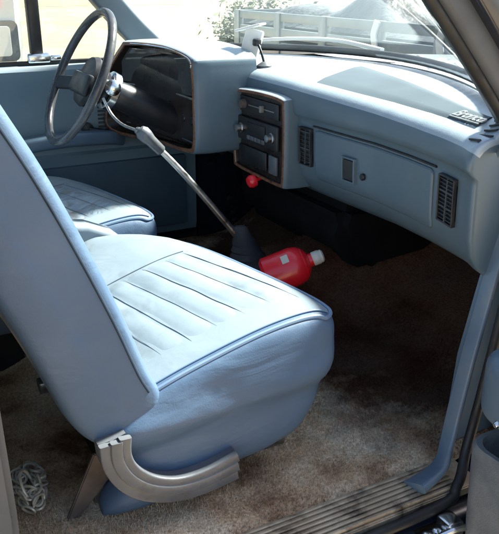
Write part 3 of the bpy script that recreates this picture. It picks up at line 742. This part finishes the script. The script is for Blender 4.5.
def make_seat(label):
    root = thing('bucket_seat', (.45, .4, 0), label, 'seat', 'front bucket seats')
    bm = BM(); rings = []
    Y = [.078, .079, .081, .0835, .086, .09, .094, .099, .104, .110, .116, .122, .13] + [.15 + .03 * k for k in range(16)] + [.62, .64, .66, .68, .70, .713, .725, .732, .738, .741, .742]
    for y in Y: rings.append(cushion_ring(y, interp(CSC, y)))
    loft(bm, rings); cu_ = obj('cushion', bm, [M['vinyl'], M['insert']], root, auto=180)
    for p in cu_.data.polygons:                                # upward faces inside the welt get pale vinyl, light painted in
        if p.normal.z > .45 and p.center.y > .1165 and p.center.z > .2: p.material_index = 1
    # gathered folds across the side skirt
    for v in cu_.data.vertices:
        p = v.co + cu_.location * 0
        if p.y < .14 and .09 < p.z < .30:
            w = sstep(.09, .16, p.z) * (1 - sstep(.25, .30, p.z)) * (1 - sstep(.11, .14, p.y))
            u = p.z - .13 - .10 * (p.x - .3)
            v.co.y += w * (-.010 * math.exp(-((u - .06) / .028) ** 2) + .008 * math.exp(-((u - .015) / .018) ** 2) + .006 * noise.noise(V((p.x * 9, p.z * 22, 2))))
    # welt along the upper edge of the skirt, lying on the cushion's own surface
    for yk, r, dz in ((.103, .0042, 0), (.116, .0018, .001)):
        rg = cushion_ring(yk, interp(CSC, yk)); pts = [p + V((0, -.002, dz)) for p in rg[15:47:3]]
        if dz == 0: pts += [cushion_ring(y, interp(CSC, y))[47] + V((.001, 0, .001)) for y in (.116, .135, .18, .26, .36, .46, .56, .64, .70)]
        bm = BM(); tube(bm, catmull(pts, 4), r, 8); obj('piping', bm, M['piping'], cu_)
    # quilted insert
    bm = BM(); rings = []
    seams = [.30, .37, .425, .48, .536, .592, .648, .72]
    NX, NY = 60, 40
    for i in range(NX + 1):
        ring = []
        for j in range(NY + 1):
            y = .160 + .33 * j / NY
            ku = (xfr(y) - .30) / .427
            xr = .335 + (.660 - .335) * i / NX
            x = .30 + (xr - .16 * (y - .35) - .30) * ku
            s = min(abs(xr - q) for q in seams)
            puff = 1 - math.exp(-(s / .011) ** 2)
            ed = min(1, 5 * min(i / NX, 1 - i / NX)) ; ey_ = min(1, 9 * min(j / NY, 1 - j / NY))
            e = min(ed, ey_); e = e * (2 - e)
            z = top_z(x, y) - .004 + e * (.004 + .0020 * puff) + .0018 * noise.noise(V((x * 22, y * 15, 5)))
            ring.append(V((x, y, z)))
        rings.append(ring)
    loft(bm, rings, closed_ring=False); ins_ = obj('seat_insert', bm, M['insert'], cu_, auto=180)
    bm = BM()
    def on_top(xr, y, dz=.0006):
        x = .30 + (xr - .16 * (y - .35) - .30) * (xfr(y) - .30) / .427
        return V((x, y, top_z(x, y) + dz + .0012 * noise.noise(V((x * 22, y * 15, 5)))))
    for n_, q in enumerate(seams[1:7]):
        a_, b_ = ((.168, .478) if n_ % 2 else (.175, .47))
        tube(bm, [on_top(q + .003 * noise.noise(V((q * 40, k * .15, 2))), a_ + (b_ - a_) * k / 24) for k in range(25)], .0009 if n_ % 2 else .0005, 6, scale=[min(1, .15 + k / 4, .15 + (24 - k) / 4) for k in range(25)])
    tube(bm, [on_top(.335 + .32 * k / 24, .484, .0012) for k in range(25)], .0010, 6)
    obj('stitching', bm, M['stitch'], ins_)
    # backrest
    bm = BM(); Y = [.082, .0828, .084, .086, .088, .092, .096, .102, .108, .116, .125] + [.15 + .04 * k for k in range(11)] + [.58, .61, .64, .658, .675, .686, .695, .70, .705]
    loft(bm, [back_ring(y, interp(BSC, y)) for y in Y]); bk = obj('backrest', bm, M['vinyl'], root, auto=180)
    # seam that runs down the side a little behind the front edge
    rg = back_ring(.094, interp(BSC, .094)); c9 = [V((p.x - .016, .0860, p.z)) for p in rg[2:38]]
    bm = BM(); tube(bm, c9, .0026, 8); obj('piping', bm, M['seam'], bk)
    # hinge cover of ridged grey plastic
    inner_ = [(.292, .214), (.290, .180), (.303, .148), (.335, .118), (.378, .101), (.43, .102), (.486, .117)]
    hg = None
    bm = BM(); o_ = [(.246, .206), (.250, .165), (.272, .120), (.308, .085), (.360, .062), (.42, .055), (.486, .062)]
    ci = catmull([V((a, 0, b)) for a, b in inner_], 6); c2 = catmull([V((a, 0, b)) for a, b in o_], 6)
    rings = []
    for a, b in zip(ci, c2):
        rings.append([V((a.x, .092, a.z)), V((a.x, .070, a.z)), V(((a.x + b.x) / 2, .066, (a.z + b.z) / 2)), V((b.x, .072, b.z)), V((b.x, .092, b.z))])
    loft(bm, rings); hg = obj('hinge_cover', bm, M['greyplastic'], root, auto=35)
    for f, yy_ in ((.10, .060), (.42, .0585), (.80, .063)):
        bm = BM(); pth = [a.lerp(b, f) + V((0, yy_, 0)) for a, b in zip(ci, c2)]
        sweep(bm, pth, rrect(.010, .0062, .003, 3), V((0, 1, 0))); obj('ridge', bm, M['greyplastic'], hg)
    # base: plinth, slide rails, bracket, lower valance
    bm = BM(); prism(bm, [(.30, .0), (.60, .0), (.63, .085), (.30, .095)], lambda u, v, d: V((u, d, v)), .20, .60, .006); obj('plinth', bm, M['darkplastic'], root)
    for y in (.185, .60):
        bm = BM(); box(bm, (.26, y, .002), (.66, y + .035, .035), .004); obj('slide_rail', bm, M['steel'], root)
    bm = BM(); prism(bm, [(.205, .004), (.226, .0), (.285, .062), (.278, .118), (.262, .122)], lambda u, v, d: V((u, d, v)), .166, .174, .002); obj('bracket', bm, M['brownmetal'], root)
    bm = BM(); rings = []
    for k in range(17):
        t = k / 16; x = .262 + .125 * t; h = .010 + .060 * math.sin(math.pi * (.03 + .94 * t)) ** .7; 
        rings.append([V((x, .150 + .045 * math.cos(a) * (.12 + .88 * math.sin(math.pi * (.03 + .94 * t)) ** .6), .010 + h * .5 + h * .55 * math.sin(a))) for a in [2 * math.pi * i / 20 for i in range(20)]])
    loft(bm, rings); obj('lower_valance', bm, M['vinyl'], root)
    return root

seat = make_seat('blue vinyl bucket seat nearest the open passenger door, side skirt in full view')
def kids(o): return [c for c in bpy.data.objects if c.parent == o]
seat2 = seat.copy(); COL.objects.link(seat2)
seat2['label'] = 'blue vinyl bucket seat with worn creased top, on the far side behind the steering wheel'
for ch in kids(seat):
    c = ch.copy(); COL.objects.link(c); c.parent = seat2
    for gch in kids(ch):
        d_ = gch.copy(); COL.objects.link(d_); d_.parent = c
        for h in kids(gch):
            e_ = h.copy(); COL.objects.link(e_); e_.parent = d_
            e_.location = h.location
        if gch.name.startswith('seat_insert'):
            d_.data = d_.data.copy(); d_.data.materials[0] = M['driver_insert']
seat2.location = (.375, .722 + .95 * .4, -.006); seat2.scale = (1, .95, 1)

# padded centre console between the seats
con = thing('center_console', (.2, .775, 0), 'pale blue padded console wedged between the two seats', 'console')
bm = BM(); rings = []
for k, (x, zt, w) in enumerate(((-.15, .30, .05), (-.13, .335, .062), (.0, .352, .067), (.2, .362, .068), (.36, .358, .068), (.44, .345, .067), (.50, .318, .064), (.535, .285, .058), (.548, .25, .045))):
    rings.append([V((x, .775 + a, (zt - .04) + b)) for a, b in rrect(w * .48, .04, .018, 6)])
loft(bm, rings); lid = obj('lid', bm, M['insert'], con)
bm = BM(); prism(bm, [(-.13, .10), (.47, .10), (.505, .26), (.44, .29), (-.13, .285)], lambda u, v, d: V((u, d, v)), .752, .798, .006); obj('bin', bm, M['trim'], con)
bm = BM(); prism(bm, [(-.13, .0), (.44, .0), (.465, .105), (-.13, .105)], lambda u, v, d: V((u, d, v)), .757, .793, .006); obj('pedestal', bm, M['darkplastic'], con)

# ================================================================ DRIVER DOOR
dd = thing('driver_door', (.5, 1.5, -.05), 'blue trimmed driver door with closed window across the cab', 'door')
bm = BM(); box(bm, (.06, 1.50, -.10), (1.06, 1.575, .622), .02); obj('door_skin', bm, M['navy'], dd)
bm = BM(); rings = []
for x in [.07 + .97 * k / 20 for k in range(21)]:
    rings.append([V((x, a, b)) for a, b in [(1.503, .03), (1.478, .03), (1.470, .06), (1.468, .2), (1.466, .33), (1.462, .348), (1.476, .356), (1.480, .38), (1.478, .50), (1.470, .56), (1.455, .600), (1.452, .622), (1.462, .634), (1.503, .637)]])
loft(bm, rings); pn = obj('door_panel', bm, M['doorvinyl'], dd)
bm = BM(); box(bm, (.15, 1.452, .06), (1.0, 1.475, .315), .012); obj('map_pocket', bm, M['doorcarpet'], pn)
bm = BM(); sweep(bm, catmull([(.30, 1.44, .365), (.38, 1.425, .395), (.55, 1.42, .41), (.70, 1.43, .405), (.76, 1.46, .39)], 8), rrect(.028, .022, .012), V((0, 0, 1))); obj('armrest', bm, M['trim'], dd)
bm = BM()
for k in range(12): box(bm, (.70, 1.472, .405 + k * .0125), (.90, 1.480, .410 + k * .0125), .0015)
obj('speaker_grille', bm, M['darkplastic'], pn)
bm = BM(); lathe(bm, (.66, 1.476, .43), (0, -1, 0), [(0, .02), (.02, .018), (.024, .01), (.024, 0)], 20); tube(bm, [V((.66, 1.455, .43)), V((.70, 1.45, .422)), V((.735, 1.45, .40))], .008, 8); lathe(bm, (.735, 1.45, .40), (0, -1, 0), [(-.006, .011), (.03, .013), (.034, .009), (.034, 0)], 16); obj('window_crank', bm, M['darkplastic'], dd)
bm = BM(); sweep(bm, [V((x, 1.497, .642)) for x in (.07, .5, 1.0)], rrect(.006, .007, .003)); obj('belt_seal', bm, M['black'], dd)
bm = BM(); box(bm, (.510, 1.495, .64), (.548, 1.525, 1.17), .006); vp = obj('vent_post', bm, M['darkplastic'], dd)
bm = BM(); box(bm, (.495, 1.482, .642), (.565, 1.497, .672), .006); box(bm, (.565, 1.485, .648), (.60, 1.495, .664), .004); obj('vent_latch', bm, M['chrome'], vp)
bm = BM(); sweep(bm, catmull([(.03, 1.51, .64), (.0, 1.50, .9), (-.02, 1.47, 1.15)], 6), rrect(.02, .016, .006), V((0, 1, 0))); obj('window_frame', bm, M['pillarblue'], dd)
bm = BM(); prism(bm, [(.05, .63), (.98, .63), (.86, .75), (.53, 1.165), (.0, 1.165)], lambda u, v, d: V((u, d, v)), 1.508, 1.513, 0); obj('window_glass', bm, M['glass'], dd)

# ================================================================ PASSENGER DOOR (open, folded forward)
pdoor = thing('passenger_door', (1.0, -.09, -.1), 'open passenger door with blue armrest and grey felt storage bin', 'door')
# swung wide open: the inner face looks back along the truck
bm = BM(); box(bm, (.945, -1.10, -.16), (1.01, -.115, .58), .02); obj('door_skin', bm, M['navy'], pdoor)
bm = BM(); box(bm, (.925, -1.06, -.13), (.944, -.13, .55), .008); obj('door_panel', bm, M['trim'], pdoor)
bm = BM(); sweep(bm, catmull([(.93, -.150, .245), (.885, -.154, .255), (.860, -.195, .262), (.852, -.30, .27), (.852, -.55, .275), (.885, -.75, .28), (.93, -.80, .29)], 8), rrect(.036, .062, .028, 5), V((0, 0, 1))); obj('armrest', bm, M['trim_light'], pdoor)
# open-topped bin
bm = BM()
def bin_ring(k, z, s=0): 
    return [V((.925 - .0 - (.104 - s) * q[0], -.140 - s - (.52 - 2 * s) * q[1], z + .02 * q[1])) for q in k]
K = []
for i in range(7): a = R(90 * i / 6); K.append((.78 + .22 * math.sin(a), .06 * (1 - math.sin(a)) if False else .045 * (1 - math.sin(a))))
K = [(0, 0)] + [(.62 + .38 * math.sin(R(15 * i)), .08 * (1 - math.cos(R(15 * i)))) for i in range(7)] + [(.62 + .38 * math.cos(R(15 * i)), .92 + .08 * math.sin(R(15 * i))) for i in range(7)] + [(0, 1)]
loft(bm, [bin_ring(K, -.12, .02), bin_ring(K, -.115, .006), bin_ring(K, .0), bin_ring(K, .150, -.004), bin_ring(K, .158, .0), bin_ring(K, .158, .008), bin_ring(K, .150, .012), bin_ring(K, -.08, .014)])
obj('storage_bin', bm, M['binfelt'], pdoor, auto=50)
bm = BM(); lathe(bm, (.828, -.20, .225), (-1, 0, -.3), [(0, .005), (.01, .005), (.012, .004), (.012, 0)], 12); obj('screw', bm, M['chrome'], pdoor)

# ================================================================ CHAIN on the floor
ch = BM(); rnd = random.Random(11)
pts = []
ang = 0
for i in range(60):
    ang += rnd.uniform(.5, 1.25); rr = .012 + .040 * rnd.random()
    pts.append(V((.163 + rr * .75 * math.cos(ang), .262 + rr * 1.35 * math.sin(ang), .012 + .045 * (i / 60) * (1 - rr / .07) + .008 * rnd.random())))
for i, (a, b) in enumerate(zip(pts, pts[1:])):
    d = (b - a).normalized(); d = (d + V((rnd.uniform(-.3, .3), rnd.uniform(-.3, .3), rnd.uniform(-.25, .25)))).normalized()
    s = d.cross(V((0, 0, 1))).normalized(); u = s.cross(d)
    k = R(rnd.choice((10, 80)) + rnd.uniform(-15, 15)); side_ = s * math.cos(k) + u * math.sin(k)
    torus(ch, (a + b) / 2, d, side_, .0135, .0024, 18, 7, ry=.0085)
torus(ch, (.158, .245, .040), (.2, 1, .4), (-.5, 0, 1), .026, .003, 28, 8)
tag(obj('chain', ch, M['ring']), 'heap of pale metal chain links on the floor behind the seat', 'chain')

# ================================================================ OUTSIDE
# crumpled white plastic on the cowl
bm = BM(); t = bmesh.new(); N1, N2 = 36, 18; grid = []
for i in range(N1 + 1):
    row = []
    for j in range(N2 + 1):
        u, v = i / N1, j / N2
        y = .42 + .46 * u; x = xb(y) + .10 + .13 * v + .03 * noise.noise(V((u * 5, v * 2, 1)))
        e = min(1, 5 * min(u, 1 - u, v, 1 - v))
        z = .652 + e * (.014 + .020 * abs(noise.noise(V((u * 7, v * 4, 2)))) + .012 * noise.noise(V((u * 17, v * 9, 3))))
        row.append(t.verts.new((x, y, z)))
    grid.append(row)
for i in range(N1):
    for j in range(N2): t.faces.new((grid[i][j], grid[i + 1][j], grid[i + 1][j + 1], grid[i][j + 1]))
merge(bm, t)
tag(obj('plastic_sheet', bm, M['bonewhite'], auto=25), 'crumpled white plastic sheet lying at the foot of the windshield', 'plastic sheet')
# wiper parked on the far half of the windscreen
wp = thing('wiper', (1.37, .78, .66), 'pale wiper arm and blade resting at the base of the windshield', 'wiper')
bm = BM(); tube(bm, catmull([(xb(.78) + .075, .78, .675), (xb(.95) + .07, .95, .705), (xb(1.08) + .06, 1.08, .712)], 8), .006, 8); obj('arm', bm, M['chrome'], wp)
bm = BM(); sweep(bm, catmull([(xb(.82) + .04, .82, .700), (xb(1.0) + .05, 1.0, .714), (xb(1.15) + .055, 1.15, .712), (xb(1.3) + .05, 1.30, .700)], 8), rrect(.008, .005, .002), V((0, 0, 1))); obj('blade', bm, M['whitepaint'], wp)

# parked grey-green stake-side pickup, broadside in front
pk = thing('parked_pickup', (4.0, 3.6, GZ), 'grey-green slat-sided pickup parked across the front of the truck', 'pickup')
bx, by0, by1 = 3.30, 2.30, 5.60
bm = BM()
for z0, z1 in ((.540, .610), (.405, .485), (.02, .375)): box(bm, (bx, by0, z0), (bx + .03, by1, z1), .008)
for y in (2.32, 2.72, 3.36, 4.05, 4.75, 5.5): box(bm, (bx - .012, y, .0), (bx + .042, y + .10, .612), .008)
obj('side_panel', bm, M['truckgrey'], pk)
bm = BM(); box(bm, (4.9, by0, .02), (4.93, by1, .61), .008); box(bm, (3.33, by1 - .03, .02), (4.9, by1, .61), .008); box(bm, (3.33, by0, .02), (4.9, by0 + .03, .61), .008); obj('side_panel', bm, M['truckgrey'], pk)
bm = BM(); box(bm, (3.3, by0, -.06), (4.93, by1, .015), .01); obj('load_bed', bm, M['truckdark'], pk)
for y in (3.37, 2.70):
    bm = BM(); pth = catmull([(bx - .02, y + .02, .61), (bx - .028, y + .045, .52), (bx - .022, y + .03, .42), (bx - .025, y + .06, .30), (bx - .02, y + .04, .05)], 6); sweep(bm, pth, rrect(.030, .007, .003), V((1, 0, 0))); obj('strap', bm, M['bonewhite'], pk)
bm = BM(); prism(bm, [(by0 - .03, -.06), (by0 - .03, .52), (by0 - .25, 1.15), (by0 - 1.1, 1.2), (by0 - 1.75, .62), (by0 - 2.9, .5), (by0 - 2.95, -.06)], lambda u, v, d: V((d, u, v)), 3.36, 4.88, .05, 3); cab = obj('cab', bm, M['truckdark'], pk)
bm = BM(); prism(bm, [(by0 - .20, .66), (by0 - .36, 1.1), (by0 - 1.05, 1.13), (by0 - 1.55, .66)], lambda u, v, d: V((d, u, v)), 3.345, 3.36, 0); obj('side_window', bm, M['black'], cab)
for y in (4.7, .2):
    for x in (3.32, 4.72):
        bm = BM(); lathe(bm, (x, y, GZ + .36), (1, 0, 0), [(0, .15), (0, .30), (.02, .36), (.18, .36), (.2, .30), (.2, .15)], 36); obj('wheel', bm, M['tyre'], pk)
# tarpaulin over the load
bm = BM(); t = bmesh.new(); N1, N2 = 50, 30; grid = []
for i in range(N1 + 1):
    row = []
    for j in range(N2 + 1):
        u, v = i / N1, j / N2; y = 2.36 + 3.16 * u; x = 3.36 + 1.5 * v
        peak = .26 * math.exp(-((y - 3.92) / .32) ** 2 - ((x - 3.85) / .5) ** 2) + .10 * math.exp(-((y - 4.9) / .5) ** 2) + .14 * math.exp(-((y - 2.9) / .4) ** 2 - ((x - 4.3) / .4) ** 2)
        e = min(1, 8 * min(u, 1 - u), 8 * min(v, 1 - v))
        z = .50 + e * (.055 + peak + .05 * abs(noise.noise(V((x * 1.7, y * 1.7, 4)))) + .025 * noise.noise(V((x * 5, y * 5, 6))))
        row.append(t.verts.new((x, y, z)))
    grid.append(row)
for i in range(N1):
    for j in range(N2): t.faces.new((grid[i][j], grid[i + 1][j], grid[i + 1][j + 1], grid[i][j + 1]))
merge(bm, t); tag(obj('tarpaulin', bm, M['tarp'], auto=30), 'creased grey tarpaulin humped over the load of the slat-sided pickup', 'tarpaulin')

# white camper van beyond the driver window
cv = thing('camper_van', (-.5, 7, GZ), 'white camper van with grey framed window beyond the driver door', 'van')
bm = BM(); prism(bm, [(-4.0, -.25), (1.0, -.25), (1.34, -.05), (1.415, .25), (1.43, .9), (1.3, 1.9), (1.1, 2.1), (-3.8, 2.1), (-4.0, 1.9)], lambda u, v, d: V((u, d, v)), 6.0, 8.0, .06, 3); vb = obj('van_body', bm, M['whitepaint'], cv)
bm = BM(); prism(bm, [(a + .95, b + .375) for a, b in rrect(.42, .17, .05, 5)], lambda u, v, d: V((u, d, v)), 5.965, 5.999, .008); wf = obj('window_frame', bm, M['greyplastic'], vb)
bm = BM(); prism(bm, [(a + .945, b + .375) for a, b in rrect(.355, .125, .03, 5)], lambda u, v, d: V((u, d, v)), 5.955, 5.964, .003); obj('window_blind', bm, M['whitepaint'], wf)
bm = BM(); prism(bm, [(a + 1.18, b + .69) for a, b in rrect(.06, .05, .01, 3)], lambda u, v, d: V((u, d, v)), 5.975, 5.999, .004); obj('marker_lamp', bm, M['red'], vb)
for x in (-2.8, .4):
    for y in (6.02, 7.78):
        bm = BM(); lathe(bm, (x, y, GZ + .34), (0, 1, 0), [(0, .15), (0, .29), (.02, .34), (.18, .34), (.2, .29), (.2, .15)], 32); obj('wheel', bm, M['tyre'], cv)

# loose shrub beyond the pickup
def shrub(name, c, rx, ry, rz, n, seed, label):
    root = thing(name, (c[0], c[1], GZ), label, 'shrub'); rnd = random.Random(seed)
    bm = BM()
    tips = []
    for k in range(9):
        a = rnd.uniform(0, 6.28); e = V((c[0] + rx * .7 * math.cos(a) * rnd.random(), c[1] + ry * .7 * math.sin(a) * rnd.random(), c[2] + rz * rnd.uniform(-.2, .7))); tips.append(e)
        m_ = V((c[0], c[1], GZ)).lerp(e, .5) + V((rnd.uniform(-.06, .06), rnd.uniform(-.06, .06), .05))
        pth = catmull([V((c[0], c[1], GZ - .02)), m_, e], 5); tube(bm, pth, .03, 6, scale=[1 - .75 * i / (len(pth) - 1) for i in range(len(pth))])
    obj('stems', bm, M['bark'], root)
    vs = []; fs = []
    for k in range(n):
        tp = rnd.choice(tips); cl_ = V((rnd.gauss(0, .45 * rx * .6), rnd.gauss(0, .45 * ry * .6), rnd.gauss(0, .4 * rz)))
        p = tp + cl_
        if p.z < GZ + .1: continue
        d = V((rnd.gauss(0, 1), rnd.gauss(0, 1), rnd.gauss(0, .7))).normalized(); s = d.orthogonal().normalized(); l = rnd.uniform(.05, .10); i0 = len(vs)
        vs += [p, p + d * l * .5 + s * l * .25, p + d * l, p + d * l * .5 - s * l * .25]; fs.append((i0, i0 + 1, i0 + 2, i0 + 3))
    me = bpy.data.meshes.new('crown'); me.from_pydata([tuple(v) for v in vs], [], fs); me.materials.append(M['leaf'])
    o = bpy.data.objects.new('crown', me); COL.objects.link(o); o.parent = root; o.location = -root.location
shrub('shrub', (4.36, 7.2, .0),   .55, .5, .45, 9000, 5, 'loose olive green shrub growing beyond the end of the pickup')

# ================================================================ LIGHT, CAMERA
w = bpy.data.worlds.new('World'); S.world = w; w.use_nodes = True
nt = w.node_tree; bg = nt.nodes['Background']
sky = nt.nodes.new('ShaderNodeTexSky'); sky.sky_type = 'NISHITA'; sky.sun_disc = False
sd = V((.70, .07, .70)).normalized()
sky.sun_elevation = math.asin(sd.z); sky.sun_rotation = math.atan2(sd.x, sd.y); sky.dust_density = 2.0; sky.air_density = 1.0
nt.links.new(sky.outputs[0], bg.inputs['Color']); bg.inputs['Strength'].default_value = .06
l = bpy.data.lights.new('sun', 'SUN'); l.energy = 5.0; l.angle = R(5); l.color = (1, .95, .88)
lo = bpy.data.objects.new('sun', l); COL.objects.link(lo); lo.rotation_euler = sd.to_track_quat('Z', 'Y').to_euler(); lo.location = (3, 2, 6)

cam = bpy.data.cameras.new('camera'); co_ = bpy.data.objects.new('camera', cam); COL.objects.link(co_)
YAW, PIT, F = R(28), R(21.5), 735
fw = V((math.sin(YAW) * math.cos(PIT), math.cos(YAW) * math.cos(PIT), -math.sin(PIT)))
co_.location = (0, -.9, .89); co_.rotation_euler = fw.to_track_quat('-Z', 'Y').to_euler()
cam.sensor_fit = 'HORIZONTAL'; cam.sensor_width = 36; cam.lens = 36 * F / 499
cam.clip_start = .02; cam.clip_end = 2000
S.camera = co_
S.view_settings.view_transform = 'Standard'; S.view_settings.look = 'None'; S.view_settings.exposure = 2.65; S.view_settings.gamma = 1
S.cycles.use_denoising = True
S.cycles.max_bounces = 10; S.cycles.transparent_max_bounces = 12
